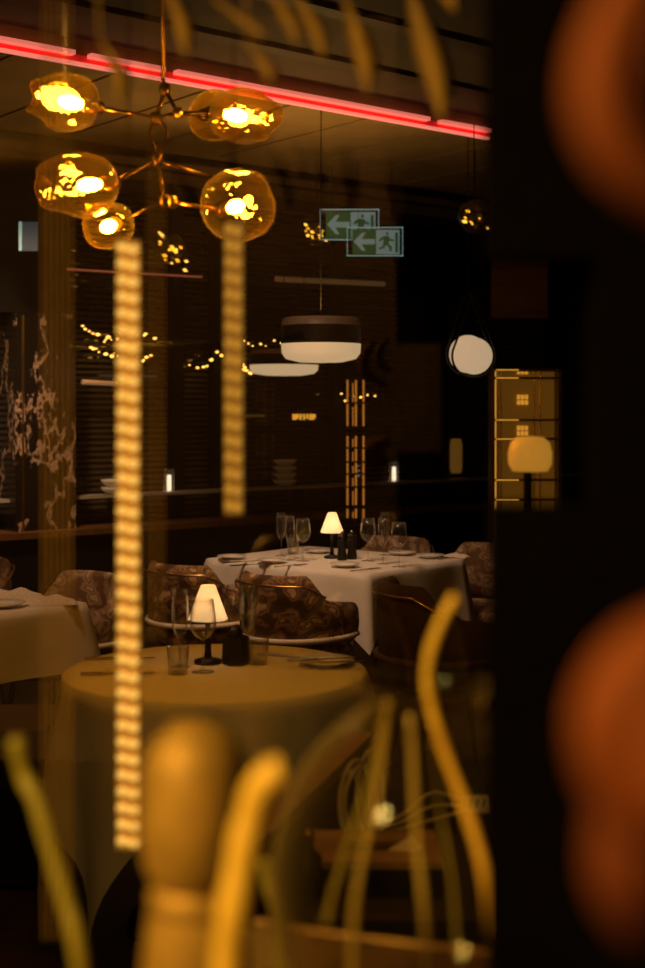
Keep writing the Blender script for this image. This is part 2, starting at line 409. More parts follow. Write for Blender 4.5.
# ================================================================== PENDANTS, SIGNS, WALL LIGHTS
def cord(parent, p, ztop=CEIL, r=.003):
    b = MB(); b.tube([p, Vector((p.x, p.y, ztop))], r, 6); return b.build('cord', M_black, parent)
def drum(px, py0, py1, x0, x1, d, label, low=False):
    c = P(px, (py0 + py1) / 2, d); R = (x1 - x0) / 2 / F * d; H = (py1 - py0) / F * d
    t = thing('drum_pendant', label, 'pendant lamp', (c.x, c.y, c.z + H / 2), group='opal drum pendants')
    z0 = c.z - H / 2; z1 = c.z + H / 2; zz = z0 + H * .42
    b = MB(); b.lathe([(0, z0), (R * .55, z0 + H * .02), (R * .88, z0 + H * .09), (R * .985, z0 + H * .22), (R, zz)], 40, (c.x, c.y, 0)); b.build('opal_bowl', M_drum, t, True)
    b = MB(); b.lathe([(R, zz), (R * 1.0, zz + H * .40)], 40, (c.x, c.y, 0)); b.build('body', M_black, t, True)
    b = MB(); b.lathe([(R, zz + H * .40), (R * .97, z1 - H * .04), (R * .90, z1), (0, z1)], 40, (c.x, c.y, 0)); b.build('top_cap', M_grey, t, True)
    cord(t, Vector((c.x, c.y, z1)))
drum(321, 318, 363, 281, 361, 7.4, 'black drum pendant lamp with glowing cream lower bowl in the middle')
drum(284, 350, 376, 250, 319, 9.4, 'smaller dim drum pendant lamp below and behind the large drum pendant')

def ball_lamp(px, py, rp, d, label):
    c = P(px, py, d); R = rp / F * d
    t = thing('globe_pendant', label, 'pendant lamp', c, group='white globe pendants')
    b = MB(); b.lathe([(R * math.sin(a), R * math.cos(a)) for a in [PI * k / 18 for k in range(19)]], 36, c); b.build('opal_globe', M_opal, t, True)
    top = c + Vector((0, 0, R * 3.4)); pts = [top]
    for k in range(19):
        a = math.radians(-205 + 230 * k / 18) ; pts.append(c + Vector((math.cos(a + PI / 2 * 0) * R * 1.16, 0, math.sin(a) * R * 1.16)))
    # strap: from apex down the left, under the globe and back up
    left = [c + Vector((-R * 1.18 * math.sin(math.radians(q)), 0, -R * 1.18 * math.cos(math.radians(q)))) for q in range(115, -116, -10)]
    b = MB(); b.tube([top] + left + [top], .007, 6); b.build('strap', M_black, t, True)
    cord(t, top)
ball_lamp(468, 354, 19, 8.2, 'white glowing globe pendant in a black strap loop, rear left of the pair')
ball_lamp(474, 356, 18.5, 7.9, 'doubled image of the white globe pendant, front right of the pair')  # repeats the globe as its second reflection in the glass

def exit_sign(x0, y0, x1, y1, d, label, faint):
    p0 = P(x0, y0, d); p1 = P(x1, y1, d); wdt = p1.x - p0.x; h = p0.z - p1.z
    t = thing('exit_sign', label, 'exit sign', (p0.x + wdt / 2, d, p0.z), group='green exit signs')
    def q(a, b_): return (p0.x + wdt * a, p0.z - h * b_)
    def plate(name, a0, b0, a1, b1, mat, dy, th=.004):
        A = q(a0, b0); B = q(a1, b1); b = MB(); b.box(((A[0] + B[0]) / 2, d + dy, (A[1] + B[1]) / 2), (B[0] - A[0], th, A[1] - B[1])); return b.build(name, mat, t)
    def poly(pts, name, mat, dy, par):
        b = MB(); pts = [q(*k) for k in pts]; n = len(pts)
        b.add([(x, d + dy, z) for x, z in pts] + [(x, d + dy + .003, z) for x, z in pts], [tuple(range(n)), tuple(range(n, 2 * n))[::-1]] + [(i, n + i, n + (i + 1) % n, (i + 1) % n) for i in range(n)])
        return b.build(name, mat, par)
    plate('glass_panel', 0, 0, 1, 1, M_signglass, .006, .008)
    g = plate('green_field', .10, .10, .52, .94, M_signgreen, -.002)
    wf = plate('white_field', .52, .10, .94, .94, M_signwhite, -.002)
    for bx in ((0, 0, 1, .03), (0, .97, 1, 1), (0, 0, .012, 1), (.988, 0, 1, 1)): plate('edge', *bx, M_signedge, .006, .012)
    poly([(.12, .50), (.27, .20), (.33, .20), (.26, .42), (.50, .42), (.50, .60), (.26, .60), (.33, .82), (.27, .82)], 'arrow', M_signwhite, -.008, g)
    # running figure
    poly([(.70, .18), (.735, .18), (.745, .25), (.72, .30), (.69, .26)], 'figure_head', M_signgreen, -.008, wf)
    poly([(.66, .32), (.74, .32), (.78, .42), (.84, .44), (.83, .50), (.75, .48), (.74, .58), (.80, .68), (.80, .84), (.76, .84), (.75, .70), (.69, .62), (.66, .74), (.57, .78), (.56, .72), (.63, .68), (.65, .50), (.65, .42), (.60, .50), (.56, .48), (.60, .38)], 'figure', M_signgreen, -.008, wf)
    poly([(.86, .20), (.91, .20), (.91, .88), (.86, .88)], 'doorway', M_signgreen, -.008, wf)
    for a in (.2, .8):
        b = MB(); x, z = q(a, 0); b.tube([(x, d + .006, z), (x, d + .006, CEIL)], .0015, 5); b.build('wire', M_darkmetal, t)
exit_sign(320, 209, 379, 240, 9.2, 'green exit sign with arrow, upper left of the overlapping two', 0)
exit_sign(347, 227, 403, 256, 9.05, 'doubled image of the green exit sign, lower right of the overlapping two', 1)  # repeats the sign as its offset reflection in the glass

# amber crystal pendants
def crystal(px, py, r, d, label, k, spread=(1, 1), tilt=0, cordto=True):
    c = P(px, py, d); R = r / F * d
    t = thing('crystal_pendant', label, 'pendant lamp', c, group='small amber crystal pendants')
    b = MB(); b.lathe([(R * .9 * math.sin(a), R * .9 * math.cos(a)) for a in [PI * i / 10 for i in range(11)]], 18, c, None, .2, k); b.build('glass_globe', M_amber, t, True)
    rnd = random.Random(k)
    for i in range(k):
        a = rnd.uniform(-1, 1); z = rnd.uniform(-1, 1)
        x_ = a * R * spread[0]; z_ = z * R * spread[1] - tilt * x_
        cc = c + Vector((x_, rnd.uniform(-.5, .3) * R - R * .4, z_)); e = R * rnd.uniform(.10, .22)
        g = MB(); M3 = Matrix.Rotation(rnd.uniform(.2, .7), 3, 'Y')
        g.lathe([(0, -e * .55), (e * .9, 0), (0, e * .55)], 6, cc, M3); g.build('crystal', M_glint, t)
    if cordto: cord(t, c + Vector((0, 0, R * .8)), CEIL - .001)
    return t
t = crystal(316, 234, 13, 9.6, 'small bright amber pendant left of the exit signs on a cord', 16, (.8, .6), .3)
b = MB(); q = t.location; b.lathe([(0, CEIL - .03), (.045, CEIL - .03), (.075, CEIL), (0, CEIL)], 20, (q.x, q.y, 0)); b.build('canopy', M_black, t)
crystal(172, 250, 18, 9.3, 'amber crystal pendant hanging beneath the chandelier by the blinds', 18, (.9, .9), .9)
crystal(475, 216, 19, 8.6, 'dim smoky amber pendant by the right end of the ceiling track', 7, (.7, .6), .2)

# small blue lit sign at left
p0 = P(19, 222, 8.5); p1 = P(38, 251, 8.5)
t = thing('wall_sign', 'small pale blue lit sign panel high at the left edge', 'sign', P(28, 236, 8.5))
b = MB(); b.box(((p0.x + p1.x) / 2, 8.5, (p0.z + p1.z) / 2), (p1.x - p0.x, .02, p0.z - p1.z)); b.build('panel', M_signblue, t)
b = MB(); b.box((p0.x + .012, 8.485, (p0.z + p1.z) / 2), (.018, .012, p0.z - p1.z)); b.build('bright_edge', M_signedge, t)
b = MB(); b.tube([(p0.x + .07, 8.5, p0.z), (p0.x + .07, 8.5, CEIL)], .003, 5); b.build('hanger', M_darkmetal, t)

# chandelier glints and gold streaks in the window glass, built as glowing pieces
def glint_row(pts, label, k, size=.008):
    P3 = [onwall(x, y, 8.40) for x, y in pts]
    t = thing('chandelier_glints', label, 'reflected glints', P3[0], group='chandelier glints reflected on the back windows')
    sp = smoothpts(P3, 8); b = MB(); b.tube(sp, .0015, 5); b.build('wire', M_darkmetal, t)  # added line that carries the reflected glints
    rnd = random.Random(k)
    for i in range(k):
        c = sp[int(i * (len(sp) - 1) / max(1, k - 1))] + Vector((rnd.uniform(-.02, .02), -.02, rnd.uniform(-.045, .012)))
        e = size * rnd.uniform(.6, 1.7); b = MB(); b.lathe([(0, -e), (e * 1.4, -e * .3), (e * 1.4, e * .3), (0, e)], 7, c); b.build('bulb', M_refl_glint, t)  # glowing beads put in as reflected chandelier glints
glint_row([(85, 325), (105, 338), (128, 330), (155, 335)], 'chandelier glints reflected behind the tall bright LED bar, upper', 18)
glint_row([(92, 345), (110, 352), (135, 358), (154, 356)], 'chandelier glints reflected behind the tall bright LED bar, lower', 16)
glint_row([(190, 362), (205, 361), (215, 354), (224, 352)], 'short row of reflected chandelier glints left of the dim LED bar', 9)
glint_row([(238, 332), (250, 340), (270, 342), (286, 339)], 'reflected chandelier glints running to the large drum pendant', 9, .006)
glint_row([(240, 362), (246, 366), (254, 370), (262, 360)], 'clustered reflected glints beside the small drum pendant', 14)
glint_row([(340, 394), (352, 396), (362, 393), (374, 392)], 'faint reflected glints crossing the orange streaks', 6, .006)

c0 = onwall(355, 450, 7.95)
t = thing('streak_rods', 'four slim vertical orange streaks reflected at the back window', 'reflected streaks', (c0.x, c0.y, 0))  # glow put into rods that stand in for gold streaks in the glass
for x in (347.5, 353.0, 356.0, 363.5):
    y0, y1 = 378, 519; k = 0; y = y0
    a = onwall(x, y0, 7.95); bq = onwall(x, y1 + 6, 7.95)
    b = MB(); b.tube([a, bq], .006, 6); rod = b.build('rod', M_darkmetal, t)  # stand-in rod that carries the streak segments
    for s0, s1 in ((380, 402), (404, 426), (436, 447), (449, 461), (463, 473), (475, 486), (488, 505), (509, 518)):
        if x == 353.0: s0 += 3
        A = onwall(x, s0, 7.94); B = onwall(x, s1, 7.94); b = MB(); b.tube([A, B], .0075 if x != 353.0 else .005, 6); sg = b.build('streak_segment', M_streak, rod)
        sg.location = (0, 0, 0)
b = MB(); a = onwall(345, 526, 7.95); bq = onwall(367, 526, 7.95); b.box((a + bq) / 2 , ((bq - a).length, .04, .02), RU); b.build('base', M_darkmetal, t)
b = MB(); b.tube([onwall(355, 526, 7.95), Vector((c0.x, c0.y, 0))], .01); b.build('stand', M_darkmetal, t)

# glowing tubes put in for pale and pink reflections in the window
def beam(px0, px1, y0, y1, h, label, mat, name, cat):
    a = onwall(px0, y0, 8.3); bq = onwall(px1, y1, 8.3)
    t = thing(name, label, cat, (a + bq) / 2)
    b = MB(); b.tube([a, bq], h, 8); b.build('tube', mat, t)
    for f_ in (.15, .85):
        p = a.lerp(bq, f_); q = MB(); q.tube([p, (p.x, p.y, CEIL)], .0012, 5); q.build('wire', M_darkmetal, t)  # added wires, they only hold up the reflected streak
beam(276, 384, 279, 284, .022, 'dim pale reflected streak above the large drum pendant', emit('dim_linear', (1, .62, .25), .035), 'linear_streak', 'pendant lamp')
beam(64, 202, 269, 277, .008, 'thin faint pink reflected streak behind the tall bright LED bar', emit('dim_pink', (1, .30, .16), .13), 'linear_streak', 'pendant lamp')
beam(82, 118, 382, 384, .018, 'short pale glowing streak between the marble pillar and tall LED bar', emit('dim_cream', (1, .62, .32), .10), 'linear_streak', 'pendant lamp')

# little orange fringed lamp
c = onwall(304, 414, 8.2); t = thing('fringed_lamp', 'small orange fringed pendant lamp below the drum pendants', 'pendant lamp', c)
b = MB(); b.lathe([(.0, .035), (.05, .033), (.085, .01), (.085, 0)], 20, c); b.build('shade', M_bronze, t, True)
for k in range(20):
    a_ = 2 * PI * k / 20; q = c + Vector((.083 * math.cos(a_), .083 * math.sin(a_), 0)); b = MB(); b.tube([q, q - Vector((0, 0, .028 + .018 * ((k * 7) % 3) / 2))], .009, 5); b.build('tassel', M_amberhot, t)
cord(t, c + Vector((0, 0, .03)))

# candles, bowls on console
def candle(px, ybase, ytop, label):
    p = onwall(px, 480, 8.30); p.z = .93; h = .10
    t = thing('candle_lantern', label, 'candle lantern', p, group='candle lanterns on the console')
    b = MB(); b.lathe([(0, 0), (.04, 0), (.04, .17), (.036, .17), (.036, .006), (0, .006)], 20, p); b.build('glass_sleeve', M_clear, t, True)
    b = MB(); b.lathe([(0, .006), (.017, .006), (.017, .12), (.004, .124), (0, .126)], 14, p); b.build('candle', M_candle, t, True)
candle(169, 490, 470, 'white candle lantern on the console left of the dim LED bar')
candle(394, 474, 457, 'white candle lantern on the console behind the right wine glasses')
def bowls(px, n, label):
    p = onwall(px, 480, 8.32); p.z = .93
    t = thing('bowl_stack', label, 'bowls', p, group='bowl stacks on the console')
    for k in range(n):
        b = MB(); z = k * .052; b.lathe([(0, z), (.05, z), (.085, z + .03), (.095, z + .05), (.09, z + .05), (.05, z + .008), (0, z + .008)], 24, p); b.build('bowl', M_china, t, True)
bowls(285, 4, 'stack of pale bowls on the console behind the left wine glasses')
bowls(114, 2, 'two pale bowls stacked on the console beside the tall LED bar')

# backlit bar cabinet seen through the pass-through
dcb = 8.4
x0, x1 = P(493, 0, dcb).x, P(560, 0, dcb).x; zt = P(0, 370, dcb).z
cab = thing('bar_cabinet', 'amber backlit bar cabinet with glowing slots seen through the opening', 'cabinet', ((x0 + x1) / 2, dcb, 0))
b = MB(); b.box(((x0 + x1) / 2, dcb + .16, zt / 2), (x1 - x0, .02, zt)); b.build('back_panel', M_amberlit, cab)
for x in (x0, x1):
    b = MB(); b.box((x, dcb + .08, zt / 2), (.02, .18, zt)); b.build('side', M_walnut, cab)
for py in (370, 378, 420, 439, 480, 500):
    z = P(0, py, dcb).z; b = MB(); b.box(((x0 + x1) / 2, dcb + .08, z), (x1 - x0, .17, .014)); s_ = b.build('shelf', M_brass if py != 370 else M_walnut, cab)
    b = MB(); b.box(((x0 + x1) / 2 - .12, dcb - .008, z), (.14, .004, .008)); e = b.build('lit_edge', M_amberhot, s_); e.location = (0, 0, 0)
for py in (372, 397, 428):
    for i in range(3):
        for j in range(1 if py == 372 else 2):
            p = P(518.5 + i * 4, py + j * 5.5, dcb + .14); b = MB(); b.box(p, (.019, .01, .028)); b.build('lit_slot', M_amberhot, cab)
for x in (495.5, 498, 501, 534, 540):
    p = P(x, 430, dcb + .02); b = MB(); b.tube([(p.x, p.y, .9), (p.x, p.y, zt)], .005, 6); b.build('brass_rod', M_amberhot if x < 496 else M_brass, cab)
b = MB(); p0 = P(492, 259, 8.6); p1 = P(547, 318, 8.6)
b.box(((p0.x + p1.x) / 2, 8.6, (p0.z + CEIL) / 2 - .2), (p1.x - p0.x, .04, 1.0)); b = MB()
b.box(((p0.x + p1.x) / 2, 8.62, (p1.z + CEIL) / 2), (p1.x - p0.x, .10, CEIL - p1.z)); tag(b.build('bulkhead_panel', M_walnut), 'brown hanging bulkhead panel above the amber cabinet', 'panel')

# mushroom floor lamp in front of it
p = P(530, 455, 3.0)
t = thing('floor_lamp', 'slim floor lamp with rounded yellow shade before the amber cabinet', 'floor lamp', (p.x, p.y, 0))
R = 22 / F * 3; b = MB(); b.lathe([(0, .042), (R * .6, .040), (R * .88, .028), (R, .005), (R * .98, -.02), (R * .8, -.036), (R * .3, -.038)], 28, p); b.build('shade', M_mush, t, True)
b = MB(); b.tube([(p.x - .008, p.y - R * .4, 0.02), (p.x - .008, p.y - R * .4, p.z - .01)], .010, 10); b.tube([(p.x - .008, p.y - R * .4, p.z - .01), (p.x, p.y, p.z - .02)], .006, 8); b.build('stem', M_black, t)
b = MB(); b.lathe([(0, 0), (.13, 0), (.13, .015), (.02, .025), (0, .025)], 28, (p.x, p.y, 0)); b.build('base', M_black, t)
p = onwall(456, 456, 8.43)
t = thing('amber_patch', 'dim amber reflected patch between the globe pendants and candle lantern', 'reflection', p)  # amber reflection put in as a dim glowing tube
b = MB(); b.lathe([(.045, -.15), (.055, -.1), (.055, .1), (.045, .15)], 20, p); b.build('shade', M_amber_patch, t, True)  # no lamp shade, the tube stands in for the amber reflection
b = MB(); b.box(p + W(0, .05, 0), (.05, .05, .06), RU); b.build('bracket', M_bronze, t)

# ================================================================== TABLES
def rect_table(N0, ang, a, b_, drop, label, lab2, seed):
    u = Vector((math.cos(ang), math.sin(ang), 0)); n = Vector((-math.sin(ang), math.cos(ang), 0)); N0 = Vector((N0[0], N0[1], 0))
    c = N0 + u * a / 2 + n * b_ / 2; M3 = Matrix.Rotation(ang, 3, 'Z')
    t = thing('dining_table', label, 'table', c)
    q = MB(); q.box(c + Vector((0, 0, .73)), (a, b_, .035), M3); q.build('tabletop', M_walnut, t)
    q = MB(); q.lathe([(0, 0), (.25, 0), (.25, .02), (.04, .04), (.035, .71), (.12, .712)], 20, c); q.build('pedestal', M_black, t, True)
    # cloth
    per = []; seg = 22; rc = .02
    hx, hy = a / 2 + .006, b_ / 2 + .006
    corners = [(hx, hy), (-hx, hy), (-hx, -hy), (hx, -hy)]
    for k in range(4):
        x0, y0 = corners[k]; x1, y1 = corners[(k + 1) % 4]
        for j in range(seg):
            f_ = j / seg; per.append((x0 + (x1 - x0) * f_, y0 + (y1 - y0) * f_, f_, k))
    rnd = random.Random(seed); n_ = len(per); rows = 9; ph = rnd.uniform(0, 6)
    vs = []; fs = []
    for (x, y, f_, k) in per: vs.append((x, y, .752))
    for r in range(1, rows + 1):
        v = r / rows
        for i, (x, y, f_, k) in enumerate(per):
            e = min(f_, 1 - f_); cn = max(0, 1 - e / .16)
            length = b_ if k % 2 else a
            out = v * (.012 + .016 * math.sin(ph + 9 * f_ + k)) + .006
            dd = drop * (1 + .40 * cn ** 1.5)
            # outward direction
            nx = [0, -1, 0, 1][k]; ny = [1, 0, -1, 0][k]
            L = math.hypot(x, y)
            if cn > 0:
                kk = k if f_ < .5 else (k + 1) % 4
                cx, cy = corners[kk]; cl = math.hypot(cx, cy)
                dx = nx * (1 - cn) + cn * math.copysign(.7, cx); dy = ny * (1 - cn) + cn * math.copysign(.7, cy)
            else: dx, dy = nx, ny
            o_ = out + cn ** 2 * v * .075 - (1 if .15 < e < .30 else 0) * 0
            vs.append((x + dx * o_, y + dy * o_, .752 - .004 - dd * v + .004 * (1 - v)))
    fs.append(tuple(range(n_)))
    for r in range(rows):
        for i in range(n_):
            j = (i + 1) % n_; fs.append((r * n_ + i, (r + 1) * n_ + i, (r + 1) * n_ + j, r * n_ + j))
    me = MB(); me.add([c + M3 @ Vector(v) for v in vs], fs); o = me.build('tablecloth', M_cloth, None, False)
    for p in o.data.polygons[1:]: p.use_smooth = True
    tag(o, lab2, 'tablecloth', 'white tablecloths')
    return u, n, N0
ANG = math.radians(50.75)
uT, nT, N0 = rect_table((.21, 6.34), ANG, .81, 1.04, .26, 'pedestal table under the white cloth in the middle of the room', 'white cloth on the far table with lit lamp and six glasses', 3)
AL = math.radians(48); cL = T(84, 603); uL = Vector((math.cos(AL), math.sin(AL), 0)); nL = Vector((-math.sin(AL), math.cos(AL), 0)); aL = .80
NL = Vector((cL.x, cL.y, 0)) - uL * aL
rect_table((NL.x, NL.y), AL, aL, 1.0, .26, 'pedestal table under the white cloth at the left edge', 'white cloth on the corner table at the left edge', 5)
# round table
RC = Vector((-.318, 4.0, 0)); RR = .45
t = thing('round_table', 'round pedestal table under the amber-lit cloth in front', 'table', RC)
b = MB(); b.lathe([(0, .71), (RR - .01, .71), (RR - .01, .745), (0, .745)], 48, RC); b.build('tabletop', M_walnut, t)
b = MB(); b.lathe([(0, 0), (.26, 0), (.26, .02), (.04, .04), (.035, .70), (.14, .71)], 24, RC); b.build('pedestal', M_black, t, True)
vs = [(0, 0, .752)]; fs = []; SEG = 128; rows = 16
prof = [(.5, .752), (.9, .752), (.985, .7515), (1.0, .746)]
for i in range(SEG):
    a = 2 * PI * i / SEG
    sq = 1 / max(abs(math.cos(a - .1)), abs(math.sin(a - .1)))    # square cloth: corners hang lower
    drop = (.93 * sq - RR - .20) * 1.0
    for (r, z) in prof: vs.append((r * RR * math.cos(a), r * RR * math.sin(a), z))
    for k in range(1, rows + 1):
        v = k / rows
        fold = math.sin(a * 9 + .6 * math.sin(2 * a)) * .5 + .35 * math.sin(a * 14 + 1)
        rr = RR + .004 + min(1, v * 2.2) * .012 + v * fold * .050 + v * .03
        vs.append((rr * math.cos(a), rr * math.sin(a), .744 - drop * v))
n_ = len(prof) + rows
for i in range(SEG):
    j = (i + 1) % SEG; fs.append((0, 1 + i * n_, 1 + j * n_))
    for k in range(n_ - 1): fs.append((1 + i * n_ + k, 1 + i * n_ + k + 1, 1 + j * n_ + k + 1, 1 + j * n_ + k))
b = MB(); b.add([RC + Vector(v) for v in vs], fs); tag(b.build('tablecloth', M_cloth, None, True), 'amber-lit cloth hanging in folds over the round front table', 'tablecloth', 'white tablecloths')

# ================================================================== TABLE LAMPS
def lamp_proto(label):
    t = thing('table_lamp', label, 'table lamp', (0, 0, 0), group='cordless cone table lamps')
    b = MB(); b.lathe([(.019, .235), (.022, .237), (.060, .135), (.058, .133)], 32); b.build('shade', M_shade, t, True, True)
    b = MB(); b.lathe([(0, .233), (.019, .233), (.019, .236), (0, .236)], 20); b.build('shade_top', M_shade, t, True, True)
    b = MB(); b.lathe([(0, .148), (.010, .150), (.013, .163), (.008, .176), (0, .180)], 14); b.build('led', M_shade_core, t, True, True)
    b = MB(); b.lathe([(0, .015), (.012, .015), (.010, .04), (.008, .148), (0, .150)], 16); b.build('stem', M_black, t, True, True)
    b = MB(); b.lathe([(0, 0), (.042, 0), (.042, .010), (.014, .018), (0, .018)], 28); b.build('base', M_black, t, True, True)
    return t
near = lamp_proto('lit cone table lamp on the round front table')
near.location = T(208, 663, .753)
far = dup(near, T(332, 558, .753), 0, 'lit cone table lamp on the far white table')

# ================================================================== GLASSES
def wineglass(kind):
    t = thing('wine_glass', '', 'glass')
    if kind == 'wine': bowl = [(.004, .095), (.022, .105), (.036, .125), (.040, .145), (.036, .180), (.031, .215)]; ft = .034
    elif kind == 'flute': bowl = [(.004, .085), (.016, .10), (.024, .125), (.026, .150), (.025, .19), (.022, .232)]; ft = .031
    b = MB(); b.lathe(bowl + [(r - .0012, z) for r, z in bowl[::-1]][:-1], 28); b.build('bowl', M_clear, t, True, True)
    b = MB(); b.lathe([(.010, .003), (.0042, .015), (.0036, .05), (.0042, .095)], 12); b.build('stem', M_clear, t, True, True)
    b = MB(); b.lathe([(0, 0), (ft, 0), (ft, .0018), (.010, .004), (0, .004)], 28); b.build('foot', M_clear, t, True, True)
    return t
def tumbler():
    t = thing('tumbler', '', 'glass')
    b = MB(); b.lathe([(0, 0), (.031, 0), (.037, .09), (.0358, .09), (.0300, .008), (0, .008)], 28); b.build('glass_body', M_clear, t, True, True)
    b = MB(); b.lathe([(0, .0075), (.0298, .0085), (.0298, .010), (0, .010)], 24); b.build('base_disc', M_clear, t, True, True)
    return t
protos = {'wine': wineglass('wine'), 'flute': wineglass('flute'), 'tumbler': tumbler()}
used = set()
def put_glass(kind, px, py, label, s=1.0, group='glasses'):
    loc = T(px, py, .753)
    if kind not in used: used.add(kind); o = protos[kind]; o.location = loc; o['label'] = label; o['group'] = group
    else: o = dup(protos[kind], loc, 0, label, group)
    o.scale = (s, s, s); return o
G1 = 'glasses on the round front table'; G2 = 'glasses on the far white table'
put_glass('flute', 180, 667, 'tall slim wine glass leftmost on the round front table', 1, G1)
put_glass('wine', 203, 672, 'wine glass standing in front of the lamp on the round table', 1, G1)
put_glass('tumbler', 178, 674, 'water tumbler left of the lamp on the round table', .9, G1)
put_glass('flute', 248, 660, 'tall slim wine glass rightmost on the round front table', 1, G1)
put_glass('wine', 236, 651, 'wine glass behind the black holder on the round table', .98, G1)
put_glass('tumbler', 258, 664, 'water tumbler right of the black holder on the round table', .9, G1)
put_glass('flute', 281, 556, 'slim wine glass leftmost on the far white table', .98, G2)
put_glass('flute', 290, 560, 'slim wine glass second from left on the far table', .98, G2)
put_glass('wine', 303, 561, 'wide wine glass left of the lamp on the far table', 1, G2)
put_glass('wine', 368, 561, 'wide wine glass right of the pepper mills on the far table', 1.02, G2)
put_glass('flute', 383, 564, 'slim wine glass between two wide ones on the far table', 1, G2)
put_glass('wine', 399, 567, 'wide wine glass rightmost on the far white table', 1.02, G2)
put_glass('flute', 385, 555, 'slim wine glass half hidden at the back right of the far table', .98, G2)
put_glass('tumbler', 293, 554, 'water tumbler at the back left of the far table', .9, G2)

# pepper mills, holder
def mill(px, py, label):
    p = T(px, py, .753); t = thing('pepper_mill', label, 'pepper mill', p, group='pepper mills on the far table')
    b = MB(); b.lathe([(0, 0), (.026, 0), (.026, .02), (.021, .05), (.024, .09), (.024, .10)], 18, p); b.build('body', M_black, t, True)
    b = MB(); b.lathe([(.024, .10), (.019, .104), (.022, .115), (.018, .130), (0, .134)], 18, p); b.build('head', M_darkmetal, t, True)
    b = MB(); b.lathe([(0, .134), (.007, .136), (.007, .146), (0, .149)], 10, p); b.build('knob', M_steel, t, True)
mill(342, 560, 'black pepper mill next to the lamp on the far table'); mill(352, 559, 'black pepper mill farther from the lamp on the far table')
p = T(236, 664, .753); t = thing('condiment_holder', 'black condiment holder beside the lamp on the round table', 'holder', p)
b = MB(); b.lathe([(0, 0), (.040, 0), (.043, .01), (.040, .085), (.036, .085), (.036, .02), (0, .02)], 6, p); b.build('cup', M_black, t)
b = MB(); b.lathe([(0, .021), (.02, .021), (.02, .10), (.012, .115), (0, .116)], 14, p); b.build('shaker', M_darkmetal, t, True)

# plates, napkins, cutlery
def plate(px, py, r, label, group):
    p = T(px, py, .753); b = MB(); b.lathe([(0, .004), (r * .6, .004), (r * .68, .008), (r, .017), (r, .020), (r * .66, .012), (r * .58, .008), (0, .008), (0, .004)], 36, p)
    b.lathe([(r * .55, 0), (r * .6, .005)], 24, p)
    return tag(b.build('side_plate', M_china, None, True), label, 'plate', group)
def napkin(px, py, ang, l, wd, label, group, hgt=.02):
    p = T(px, py, .7535); M3 = Matrix.Rotation(ang, 3, 'Z'); vs = []; fs = []; n_ = 12; k_ = 7
    for i in range(n_ + 1):
        for j in range(k_ + 1):
            x = (i / n_ - .5) * l; y = (j / k_ - .5) * wd
            prof_ = math.sin(PI * j / k_) ** .6 * math.sin(PI * min(1, i / n_ + .04)) ** .35
            vs.append(p + M3 @ Vector((x, y, hgt * prof_ * (1 + .15 * math.sin(5 * x / l * PI)))))
    for i in range(n_):
        for j in range(k_): fs.append((i * (k_ + 1) + j, (i + 1) * (k_ + 1) + j, (i + 1) * (k_ + 1) + j + 1, i * (k_ + 1) + j + 1))
    b = MB(); b.add(vs, fs); fs2 = [[vs[i * (k_ + 1)].copy() for i in range(n_ + 1)]]
    return tag(b.build('napkin', M_napkin, None, True), label, 'napkin', group)
def knife(px, py, ang, label, group, z=.754, l=.22):
    p = T(px, py, z); M3 = Matrix.Rotation(ang, 3, 'Z')
    t = thing('table_knife', label, 'knife', p, group=group)
    b = MB(); b.box(p + M3 @ Vector((-l * .27, 0, .003)), (l * .44, .013, .006), M3); b.build('handle', M_steel, t)
    b = MB(); b.add([p + M3 @ Vector(v) for v in [(-.05 * l, -.007, .002), (.45 * l, -.008, .002), (.5 * l, .004, .002), (-.05 * l, .007, .002), (-.05 * l, -.007, .004), (.45 * l, -.008, .004), (.5 * l, .004, .004), (-.05 * l, .007, .004)]],
                    [(0, 3, 2, 1), (4, 5, 6, 7), (0, 1, 5, 4), (1, 2, 6, 5), (2, 3, 7, 6), (3, 0, 4, 7)]); b.build('blade', M_steel, t)
def fork(px, py, ang, label, group, z=.754, l=.20):
    p = T(px, py, z); M3 = Matrix.Rotation(ang, 3, 'Z'); t = thing('table_fork', label, 'fork', p, group=group)
    b = MB(); b.box(p + M3 @ Vector((-l * .15, 0, .003)), (l * .6, .010, .004), M3); b.box(p + M3 @ Vector((l * .2, 0, .003)), (l * .12, .022, .004), M3); b.build('handle', M_steel, t)
    for k in range(4):
        b = MB(); b.box(p + M3 @ Vector((l * .37, (k - 1.5) * .006, .003)), (l * .24, .003, .003), M3); b.build('tine', M_steel, t)
GP = 'plates on the tables'; GK = 'cutlery on the round front table'; GF = 'cutlery on the far table'
plate(326, 665, .085, 'side plate at the right of the round front table', GP)
knife(322, 660, .25, 'knife resting on the side plate of the round table', GK, .772)
fork(330, 663, .10, 'fork resting on the side plate of the round table', GK, .772)
knife(290, 657, -.35, 'knife lying between the lamp and plate on the round table', GK)
knife(120, 659, .06, 'knife at the left back of the round front table', GK)
napkin(134, 672, .12, .20, .05, 'rolled napkin at the left of the round front table', 'napkins')
knife(118, 674, .1, 'knife next to the rolled napkin on the round table', GK)
for i, (x, y) in enumerate([(232, 559), (272, 563), (318, 553), (345, 567), (430, 558), (402, 555)]):
    plate(x, y, .075, ['side plate at the left corner of the far table', 'side plate before the left glasses on the far table', 'side plate behind the lamp on the far table', 'side plate before the pepper mills on the far table', 'side plate at the right of the far table', 'side plate at the back right of the far table'][i], GP)
knife(243, 562, .5, 'knife at the left of the far white table', GF); knife(250, 565, .5, 'knife beside the left plate on the far table', GF)
fork(290, 566, .6, 'fork before the left glasses on the far table', GF); fork(365, 570, .7, 'fork near the front corner of the far table', GF)
knife(450, 558, .9, 'knife at the right corner of the far table', GF)
napkin(457, 557, 2.3, .16, .06, 'folded napkin at the right corner of the far table', 'napkins')
